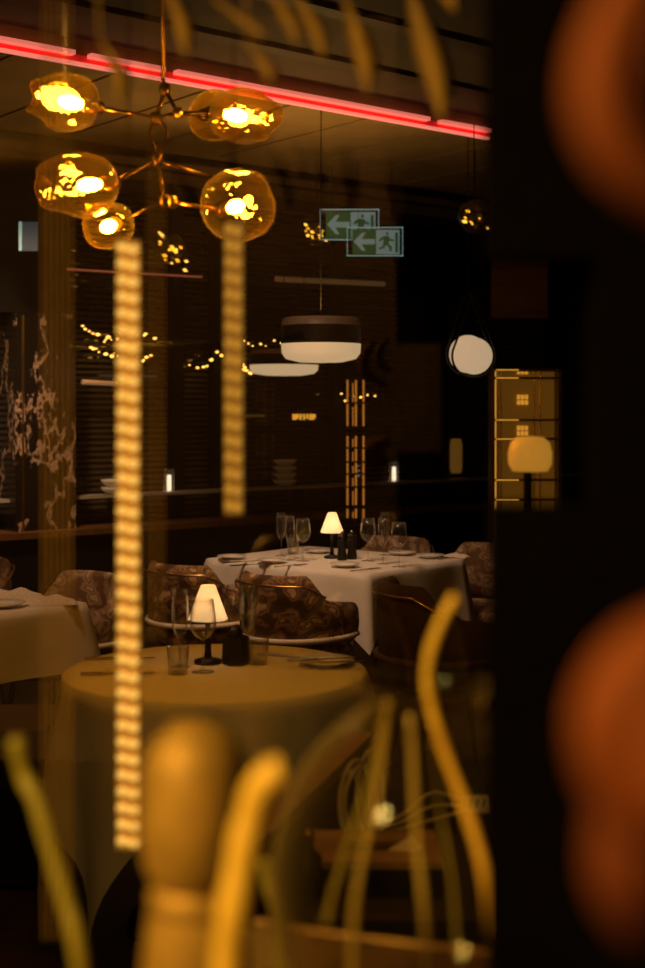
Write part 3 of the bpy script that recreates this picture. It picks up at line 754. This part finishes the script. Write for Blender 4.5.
napkin(16, 601, .3, .24, .09, 'rolled napkin left on the corner table', 'napkins', .05)
napkin(52, 604, .15, .20, .08, 'folded napkin right on the corner table', 'napkins', .036)
plate(2, 607, .09, 'plate at the left edge of the corner table', GP)
fork(25, 606, .8, 'fork beside the napkins on the corner table', 'cutlery on the corner table')

# ================================================================== CHAIRS
def chair_proto(name, label, fab, pipe=None):
    t = thing(name, label, 'chair', group='upholstered tub chairs')
    R = .275
    def ztop(a):           # a = angle from straight back
        k = abs(a)
        return .785 if k < .85 else .785 - .115 * min(1, (k - .85) / .35) if k < 1.2 else .67 - .03 * (k - 1.2)
    vs = []; fs = []; n_ = 44; amax = 2.0; z0 = .47
    for i in range(n_ + 1):
        a = -amax + 2 * amax * i / n_; zt_ = ztop(a)
        ring = []
        for (dr, z) in [(-.02, z0), (0.0, z0 + .02), (.008, (z0 + zt_) / 2), (.004, zt_ - .03), (-.008, zt_ - .008), (-.025, zt_), (-.042, zt_ - .008), (-.05, zt_ - .03), (-.05, (z0 + zt_) / 2), (-.05, z0)]:
            r = R + dr; ring.append((r * math.sin(a), -r * math.cos(a) * 1.0, z))
        vs += ring
    m_ = 10
    for i in range(n_):
        for k in range(m_): l = (k + 1) % m_; fs.append((i * m_ + k, (i + 1) * m_ + k, (i + 1) * m_ + l, i * m_ + l))
    fs.append(tuple(range(m_))); fs.append(tuple(range(n_ * m_, (n_ + 1) * m_))[::-1])
    b = MB(); b.add(vs, fs); bk = b.build('backrest', fab, t, True, True)
    arc = [(math.sin(a) * (R + .008), -math.cos(a) * (R + .008), .505 - .01 * math.cos(a)) for a in [-1.9 + 3.8 * i / 30 for i in range(31)]]
    b = MB(); b.tube(arc, .013, 8); b.build('piping', pipe or M_pipe, bk, True, True)
    arc = [(math.sin(a) * (R + .02), -math.cos(a) * (R + .02), .742 - (.0 if abs(a) < .75 else .05 * (abs(a) - .75) / .35)) for a in [-1.1 + 2.2 * i / 24 for i in range(25)]]
    b = MB(); b.tube(arc, .006, 8); b.build('brass_rail', M_brass, t, True, True)
    b = MB(); b.lathe([(0, .38), (.22, .38), (.245, .40), (.25, .44), (.235, .47), (.15, .485), (0, .488)], 32); b.build('seat', fab, t, True, True)
    b = MB(); b.lathe([(0, .36), (.21, .36), (.21, .38), (0, .38)], 24); b.build('seat_base', M_black, t, False, True)
    for sx in (-1, 1):
        for sy in (-1, 1):
            b = MB(); b.tube([(sx * .13, sy * .13, .37), (sx * .19, sy * .19, 0)], [.016, .010], 10); b.build('leg', M_black, t, True, True)
    return t
def place(proto, loc, face, label):
    """face = direction the sitter looks"""
    rz = math.atan2(-face.x, face.y); o = dup(proto, loc, rz, label); return o
rust = chair_proto('tub_chair', 'rust floral tub chair at the near side of the far table', M_floral1)
pA = N0 + nT * .17 - uT * .29
rust.location = pA; rust.rotation_euler.z = math.atan2(-uT.x, uT.y)
place(rust, N0 + nT * .80 - uT * .27, uT, 'rust floral tub chair at the left side of the far table, half behind the lamp')
cream = chair_proto('tub_chair', 'cream floral tub chair behind the corner table at left', M_floral2)
pc = Vector((-1.17, 5.97, 0)); cream.location = pc; cream.rotation_euler.z = math.atan2(uL.x, -uL.y)
pc2 = Vector((-1.82, 6.62, 0))
place(cream, pc2, -uL, 'cream floral tub chair mostly cut off at the left edge')
place(cream, Vector((.338, 7.68, 0)), -uT, 'cream floral tub chair behind the right glasses of the far table')
place(cream, Vector((.826, 7.28, 0)), -uT, 'cream floral tub chair behind the right corner of the far table')
dk = chair_proto('tub_chair', 'dark brown velvet tub chair in front of the far table right', M_brownfab, M_brownfab)
dk.location = (.52, 5.55, 0); dk.rotation_euler.z = math.radians(-75); dk.scale = (1.05, 1.05, 1.05)

# banquette at lower left
t = thing('banquette', 'dark brown banquette below the corner table at left', 'banquette', (-1.40, 4.44, 0))
b = MB(); b.box((-1.40, 4.44, .22), (1.02, .36, .40)); b.build('base', M_black, t)
b = MB(); b.box((-1.40, 4.44, .465), (1.04, .38, .09)); b.build('seat', M_brownfab, t)

# ================================================================== SERVICE CORNER (lower middle)
t = thing('service_sideboard', 'black service sideboard at the lower right', 'sideboard', (.35, 2.53, 0))
b = MB(); b.box((.35, 2.53, .315), (.74, .44, .63)); b.build('body', M_black, t)
b = MB(); b.box((.36, 2.53, .64), (.76, .46, .02)); b.build('top', M_black, t)
for i in range(2):
    b = MB(); b.box((.17 + i * .36, 2.305, .33), (.34, .012, .5)); dr = b.build('door', M_dark, t)
    b = MB(); b.box((.17 + i * .36 + (.12 if i == 0 else -.12), 2.292, .45), (.012, .014, .1)); h = b.build('handle', M_brass, dr)
ct = P(376, 840, 2.54); 
t = thing('wooden_caddy', 'wooden topped black caddy box on the service sideboard', 'caddy', (ct.x, 2.54, .65))
b = MB(); zz = .695; hw = .118; hd = .095
b.box((ct.x, 2.54, .67), (hw * 2 - .01, hd * 2 - .01, .04)); b.build('box', M_black, t)
b = MB()   # lid as a ring of four boards round a slot
b.box((ct.x, 2.54 - .06, zz), (hw * 2, .07, .012)); b.box((ct.x, 2.54 + .06, zz), (hw * 2, .07, .012))
b.box((ct.x - .085, 2.54, zz), (.066, .05, .012)); b.box((ct.x + .085, 2.54, zz), (.066, .05, .012)); b.build('lid', M_wood, t)
b = MB(); p = Vector((ct.x + .02, 2.54 - .03, .7015)); b.add([p + Vector(v) for v in [(0, 0, 0), (.055, -.012, 0), (.07, .02, .0), (.048, .05, .012), (0, 0, .001), (.055, -.012, .001), (.07, .02, .001), (.048, .05, .013)]], [(0, 3, 2, 1), (4, 5, 6, 7), (0, 1, 5, 4), (1, 2, 6, 5), (2, 3, 7, 6), (3, 0, 4, 7)])
tag(b.build('paper_slip', M_paper), 'white paper slip lying on the wooden caddy', 'paper')
p = P(474, 806, 2.68); p.z = .651
t = thing('place_card', 'small printed white card standing on the service sideboard', 'card', p)
Mc = Matrix.Rotation(-.5, 3, 'X')
b = MB(); b.box(p + Vector((0, .004, .035)), (.012, .01, .07)); b.build('stand', M_black, t)
p = p + Vector((0, 0, .072))
b = MB(); b.box(p + Vector((0, 0, .016)), (.056, .003, .034), Mc); b.build('card', M_paper, t)
for k in range(4):
    b = MB(); b.box(p + Vector((-.018 + k * .012, -.003, .018)), (.004, .001, .016), Mc @ Matrix.Rotation(.3, 3, 'Y')); b.build('printed_mark', M_ink, t)
# cable coil
cb = P(356, 800, 2.69); cb.z = .66
t = thing('cable_coil', 'loose coil of grey cable standing behind the wooden caddy', 'cable', (cb.x, cb.y, .651))
for i, (ox, rx, rz_, tl) in enumerate([(0, .030, .085, .5), (.012, .034, .078, .2), (.03, .028, .09, -.3), (-.012, .02, .07, .9)]):
    pts = [Vector((cb.x + ox + rx * math.cos(q), cb.y + .015 * math.sin(q * 2 + tl) + .012 * i, .655 + rz_ + rz_ * math.sin(q))) for q in [2 * PI * k / 28 for k in range(29)]]
    b = MB(); b.tube(pts, .0045, 8, False); b.build('loop', M_cable, t, True)
for k in range(3):
    a = cb + Vector((.02, -.02, .02 + .012 * k)); pts = smoothpts([a, a + Vector((.06, -.03, .02)), a + Vector((.13, 0, .03 + .015 * k)), a + Vector((.19, .02, .04))]); b = MB(); b.tube(pts, .003, 6); b.build('strand', M_cable, t, True)
# low divider with oak cap rail
A = T(262, 826, .72); B = T(352, 742, .72); dr = (B - A).normalized(); Md = Matrix.Rotation(math.atan2(dr.y, dr.x), 3, 'Z')
t = thing('low_divider', 'low dark divider with an oak cap rail beside the round table', 'divider', ((A.x + B.x) / 2, (A.y + B.y) / 2, 0))
b = MB(); mid = (A + B) / 2; b.box((mid.x, mid.y, .345), ((B - A).length + .2, .03, .69), Md); b.build('panel', M_dark, t)
b = MB(); b.box((mid.x, mid.y, .705), ((B - A).length + .22, .055, .03), Md); b.build('cap_rail', M_wood, t)
# water glass glint beside
p = P(293, 846, 2.45); q = thing('oil_bottle', 'small dark oil bottle glinting left of the wooden caddy', 'bottle', (p.x + .03, p.y, .651))
b = MB(); b.lathe([(0, 0), (.024, 0), (.025, .03), (.022, .06), (.008, .075), (.008, .095), (0, .095)], 16, q.location); b.build('body', M_black, q, True)
b = MB(); b.lathe([(0, .095), (.010, .095), (.010, .108), (0, .110)], 12, q.location); b.build('stopper', M_brass, q, True)

# ================================================================== LED BARS
def led_bar(x0, x1, y0, y1, d, label, base, led, rows):
    c = P((x0 + x1) / 2, y0, d); e = P((x0 + x1) / 2, y1, d); wd = (x1 - x0) / F * d
    t = thing('led_bar', label, 'light bar', (c.x, d, e.z), group='vertical LED bars')
    b = MB(); b.box((c.x, d + .008, (c.z + e.z) / 2), (wd, .010, c.z - e.z)); b.build('channel', base, t)
    proto = None
    for k in range(rows):
        z = c.z - (c.z - e.z) * (k + .5) / rows
        for s in (-1, 1):
            loc = Vector((c.x + s * wd * .24, d - .001, z - s * wd * .05))
            if proto is None:
                b = MB(); M3 = Matrix.Rotation(PI / 2, 3, 'X'); hh = (c.z - e.z) / rows * .27
                prof = [(0, .006), (.5, .005), (.85, .003), (1, 0)]; vs = []; fs = []
                for i in range(12):
                    a = 2 * PI * i / 12
                    for r, q in prof: vs.append((r * wd * .25 * math.cos(a), -q, r * hh * math.sin(a)))
                for i in range(12):
                    j = (i + 1) % 12
                    for q in range(3): fs.append((i * 4 + q, i * 4 + q + 1, j * 4 + q + 1, j * 4 + q))
                b.add(vs, fs); proto = b.build('led_lens', led, t, True, True); o = proto
            else:
                o = proto.copy(); C.objects.link(o); o.parent = t
            o.location = loc - t.location
    b = MB(); b.tube([(c.x, d + .008, c.z), (c.x, d + .008, CEIL + .085)], .0012, 5); b.build('hanging_wire', M_darkmetal, t)
led_bar(116, 139.5, 240, 850, 1.72, 'long bright gold LED bar hanging before the round table at left', M_ledbase, M_led, 37)
led_bar(224, 243, 222, 515, 1.75, 'shorter dim gold LED bar hanging left of the drum pendants', M_ledbase2, M_led2, 18)

# thin strands put in for soft amber bands reflected in the glass
def strands(x0, x1, y0, y1, d, n_, label, mat, r=.0009):
    c = P((x0 + x1) / 2, y1, d); t = thing('ghost_band', label, 'reflected band', c, group='strings forming reflected amber bands')
    top = CEIL + .085
    for k in range(n_):
        p = P(x0 + (x1 - x0) * (k + .5) / n_, y1, d); b = MB(); b.tube([p, (p.x, p.y, top)], r, 5); b.build('band_strand', mat, t)
M_ghost_band = plain('amber_ghost_band', (.75, .45, .10), .5)
strands(40, 74, 0, 940, 1.62, 6, 'amber strings for the soft band reflected over the marble pillar', M_ghost_band)
strands(146, 166, 0, 640, 1.9, 5, 'thin strings for the narrow reflected band right of the bright LED bar', M_ghost_band, .0007)

# ================================================================== FOREGROUND COUNTER AND THINGS ON IT
CT = 1.0
pts = [(-.9, .2), (.36, .2), (.36, 1.24), (.16, 1.295), (.06, 1.325), (-.02, 1.352), (-.075, 1.372), (-.10, 1.33), (-.115, 1.24), (-.125, 1.10), (-.16, 1.0), (-.9, .98)]
t = thing('bar_counter', 'brown stone bar counter with gold edge at the bottom of the view', 'counter', (-.2, .7, 0))
b = MB(); b.prism(pts, CT - .04, CT); b.build('top', M_stone, t)
edge = [Vector((x, y, CT + .001)) for x, y in pts[2:11]]
b = MB(); b.tube(smoothpts(edge, 5), .0045, 8); b.build('brass_edge', M_bronze, t, True)
b = MB(); b.box((-.25, .6, .48), (1.2, .6, .96)); b.build('base', M_black, t)

# bottle
bc = P(196, 720, .86); bx, by, ztp = bc.x, bc.y, bc.z
t = thing('stoppered_bottle', 'out-of-focus amber bottle with a bulbous stopper in the foreground', 'bottle', (bx, by, CT))
R = 50 / F * .86; H = ztp - CT
b = MB(); b.lathe([(0, 0), (R * 1.15, 0), (R * 1.2, .01), (R * 1.16, H * .35), (R * 1.10, H * .50), (R * .98, H * .61), (R * .92, H * .635)], 32, (bx, by, CT)); b.build('body', M_bottle, t, True)
b = MB(); b.lathe([(R * .80, H * .625), (R * .94, H * .64), (R * .94, H * .665), (R * .80, H * .68)], 32, (bx, by, CT)); b.build('collar', M_bottle, t, True)
b = MB(); b.lathe([(0, H), (R * .5, H * .99), (R * .88, H * .955), (R * 1.08, H * .89), (R * 1.12, H * .80), (R * 1.06, H * .73), (R * .90, H * .69), (R * .82, H * .68)], 32, (bx, by, CT)); b.build('stopper', M_bottle, t, True)
b = MB(); b.lathe([(0, .01), (R * .8, .01), (R * .8, H * .5), (R * .5, H * .6), (0, H * .6)], 24, (bx, by, CT)); b.build('contents', plain('amber_liquor', (.62, .33, .05), .5), t, True)
b = MB(); b.lathe([(0, H * .70), (R * .5, H * .72), (R * .62, H * .80), (R * .5, H * .90), (0, H * .92)], 24, (bx, by, CT)); b.build('stopper_core', M_leaf, t, True)

def stalk(name, pts, r, label, mat, cat='stalk', group='curved dried stalks'):
    q = [P(*k) for k in pts]; sp = smoothpts(q, 6); n_ = len(sp)
    rr = [r * (.97 + .05 * math.sin(i * .9)) for i in range(n_)]; b = MB(); b.tube(sp, rr, 8)
    o = b.build(name, mat, None, True); return tag(o, label, cat, group)
stalk('dried_stalk', [(284, 772, .76), (266, 780, .76), (252, 815, .76), (242, 862, .755), (233, 920, .75), (228, 1000, .75), (228, 1330, .75)], .0098, 'thick bright yellow hooked stalk right of the amber bottle', M_stalk3)
stalk('dried_stalk', [(16, 738, .98), (24, 775, .98), (36, 800, .97), (50, 845, .96), (66, 900, .95), (80, 960, .94), (100, 1120, .96)], .0062, 'yellow-green stalk leaning at the lower left corner', M_stalk2)
stalk('dried_stalk', [(264, 860, 1.20), (268, 880, 1.20), (278, 915, 1.2), (283, 985, 1.2)], .007, 'short olive stalk behind the hooked yellow stalk', M_stalk2)

# globe vase with stalks
vd = 1.08; vc = P(425, 872, vd); VR = 190 / F * vd; vc.z = CT + VR * .93 + .001
t = thing('globe_vase', 'round clear glass vase full of curved stalks at lower right', 'vase', (vc.x, vd, CT))
prof = []
for k in range(0, 23):
    a = math.radians(22 + (158) * (k / 22)); prof.append((VR * math.sin(a), VR * math.cos(a)))
prof = [(VR * .44, VR * 1.06), (VR * .37, VR * .97)] + prof
prof = [(r * .82, max(z, -VR * .93)) for r, z in prof]
b = MB(); b.lathe(prof, 48, vc); b.build('glass_body', M_vase, t, True)
b = MB(); b.lathe([(VR * .361, VR * 1.05), (VR * .373, VR * 1.06), (VR * .361, VR * 1.07), (VR * .353, VR * 1.06), (VR * .361, VR * 1.05)], 40, vc); b.build('rim', M_vase, t, True)
sl = [
 ([(456, 596, 1.08), (440, 625, 1.08), (428, 665, 1.08), (431, 705, 1.08), (446, 755, 1.07), (470, 820, 1.05), (486, 880, 1.03), (492, 940, 1.03)], .0046, 'long curved stalk rising out of the globe vase', M_stalk3),
 ([(388, 700, 1.10), (384, 735, 1.10), (378, 790, 1.09), (362, 860, 1.06), (354, 920, 1.05), (352, 1010, 1.05)], .0033, 'pale stalk inside the globe vase, middle left', M_stalk),
 ([(410, 715, 1.11), (413, 755, 1.10), (417, 840, 1.08), (424, 910, 1.06), (430, 1010, 1.05)], .0033, 'pale stalk inside the globe vase, middle right', M_stalk),
 ([(384, 720, 1.13), (372, 775, 1.13), (350, 840, 1.12), (334, 890, 1.11), (326, 925, 1.10)], .0028, 'olive stalk inside the globe vase, leftmost', M_stalk2),
 ([(432, 740, 1.15), (440, 810, 1.15), (452, 880, 1.13), (458, 960, 1.12)], .0018, 'thin dim stalk inside the globe vase, right', M_stalk2),
]
for pts_, r, lb, mt in sl: stalk('dried_stalk', pts_, r, lb, mt)

# orange blooms close to the lens
def petal_mesh(ctr, rad, mat, name, parent):
    b = MB(); q = [P(k[0] + 44, k[1], k[2]) for k in ctr]; sp = smoothpts(q, 5); n_ = len(sp)
    rr = [rad[0] + (rad[1] - rad[0]) * math.sin(PI * min(1, (i + 1.5) / (n_ + 1))) for i in range(n_)]; b.tube(sp, rr, 14)
    return b.build(name, mat, parent, True)
DO = .38
t = thing('orange_bloom', 'blurred orange bloom very close at the upper right', 'flower', P(668, 190, DO), group='orange blooms')
petal_mesh([(640, -75, DO), (588, 0, DO), (563, 75, DO), (575, 140, DO), (622, 190, DO), (720, 245, DO)], (.006, .0105), M_orange, 'petal', t)
petal_mesh([(700, -50, .40), (655, 10, .40), (640, 60, .40), (665, 120, .40), (730, 160, .40)], (.005, .009), M_orange2, 'petal', t)
b = MB(); b.tube(smoothpts([P(720, 235, DO), P(850, 420, DO), P(880, 1000, DO), P(880, 2200, DO)]), .003); b.build('stem', M_stalk2, t, True)
t = thing('orange_bloom', 'blurred orange bloom very close at the lower right', 'flower', P(650, 800, DO), group='orange blooms')
petal_mesh([(740, 610, DO), (670, 645, DO), (610, 680, DO), (585, 730, DO), (600, 790, DO), (660, 830, DO)], (.010, .0165), M_orange, 'petal', t)
petal_mesh([(700, 690, .37), (650, 730, .37), (640, 790, .37), (680, 850, .37)], (.010, .016), M_orange, 'petal', t)
petal_mesh([(575, 800, .39), (585, 850, .39), (590, 890, .39), (600, 935, .39)], (.006, .0125), M_orange2, 'petal', t)
petal_mesh([(720, 740, .38), (645, 800, .385), (630, 870, .39), (660, 900, .39)], (.008, .014), M_orange2, 'petal', t)
b = MB(); b.tube(smoothpts([P(680, 850, DO), P(720, 1100, DO), P(740, 1500, DO), P(740, 2200, DO)]), .003); b.build('stem', M_stalk2, t, True)

# overhead dried twig with leaves, blurred brass rod
t = thing('hanging_twig', 'blurred dried twig with amber leaves hanging at the top', 'twig', P(300, -60, 1.25))
b = MB(); b.tube(smoothpts([P(90, -40, 1.25), P(200, -52, 1.25), P(330, -45, 1.25), P(460, -40, 1.25)]), .004, 8); b.build('branch', M_leaf, t, True)
for x in (150, 400):
    q = P(x, -46, 1.25); b = MB(); b.tube([q, (q.x, q.y, CEIL + .085)], .0008, 5); b.build('thread', M_darkmetal, t)
for (xa, ya, xb, yb, w_) in [(262, -20, 296, 48, 9), (292, -10, 322, 60, 10), (345, 0, 366, 95, 13), (410, -10, 440, 120, 17), (425, -40, 452, 14, 12), (215, 0, 262, 40, 10), (160, -20, 185, 60, 10), (248, 45, 270, 85, 10), (100, 40, 120, 105, 9)]:
    A = P(xa, ya, 1.22); B = P(xb, yb, 1.16); n_ = 8; vs = []; fs = []; w3 = w_ / F * 1.2
    for i in range(n_ + 1):
        f_ = i / n_; c = A.lerp(B, f_) + Vector((.008 * math.sin(f_ * 3), .01 * math.sin(f_ * 5), 0)); ww = w3 * math.sin(PI * (f_ * .94 + .03)) ** .8
        vs += [c + Vector((-ww, .004, 0)), c + Vector((0, -.003, 0)), c + Vector((ww, .004, 0)), c + Vector((0, .0015, 0))]
    for i in range(n_):
        for k in range(4): l = (k + 1) % 4; fs.append((i * 4 + k, i * 4 + l, (i + 1) * 4 + l, (i + 1) * 4 + k))
    b = MB(); b.add(vs, fs); b.tube([A, P(xa - 4, -46, 1.25)], .0012, 5); b.build('leaf', M_leaf, t, True)
t = thing('brass_rail', 'thin blurred brass rail crossing behind the chandelier at left', 'rail', P(-200, 150, .62))
b = MB(); b.tube([P(-700, 168, .60), P(60, 147, .62), P(258, 138, .64)], .0042, 8); b.build('bar', M_brass, t, True)
q = P(-700, 168, .60); b = MB(); b.tube([q, (q.x, q.y, CEIL + .085)], .004, 8); b.build('drop_rod', M_brass, t)
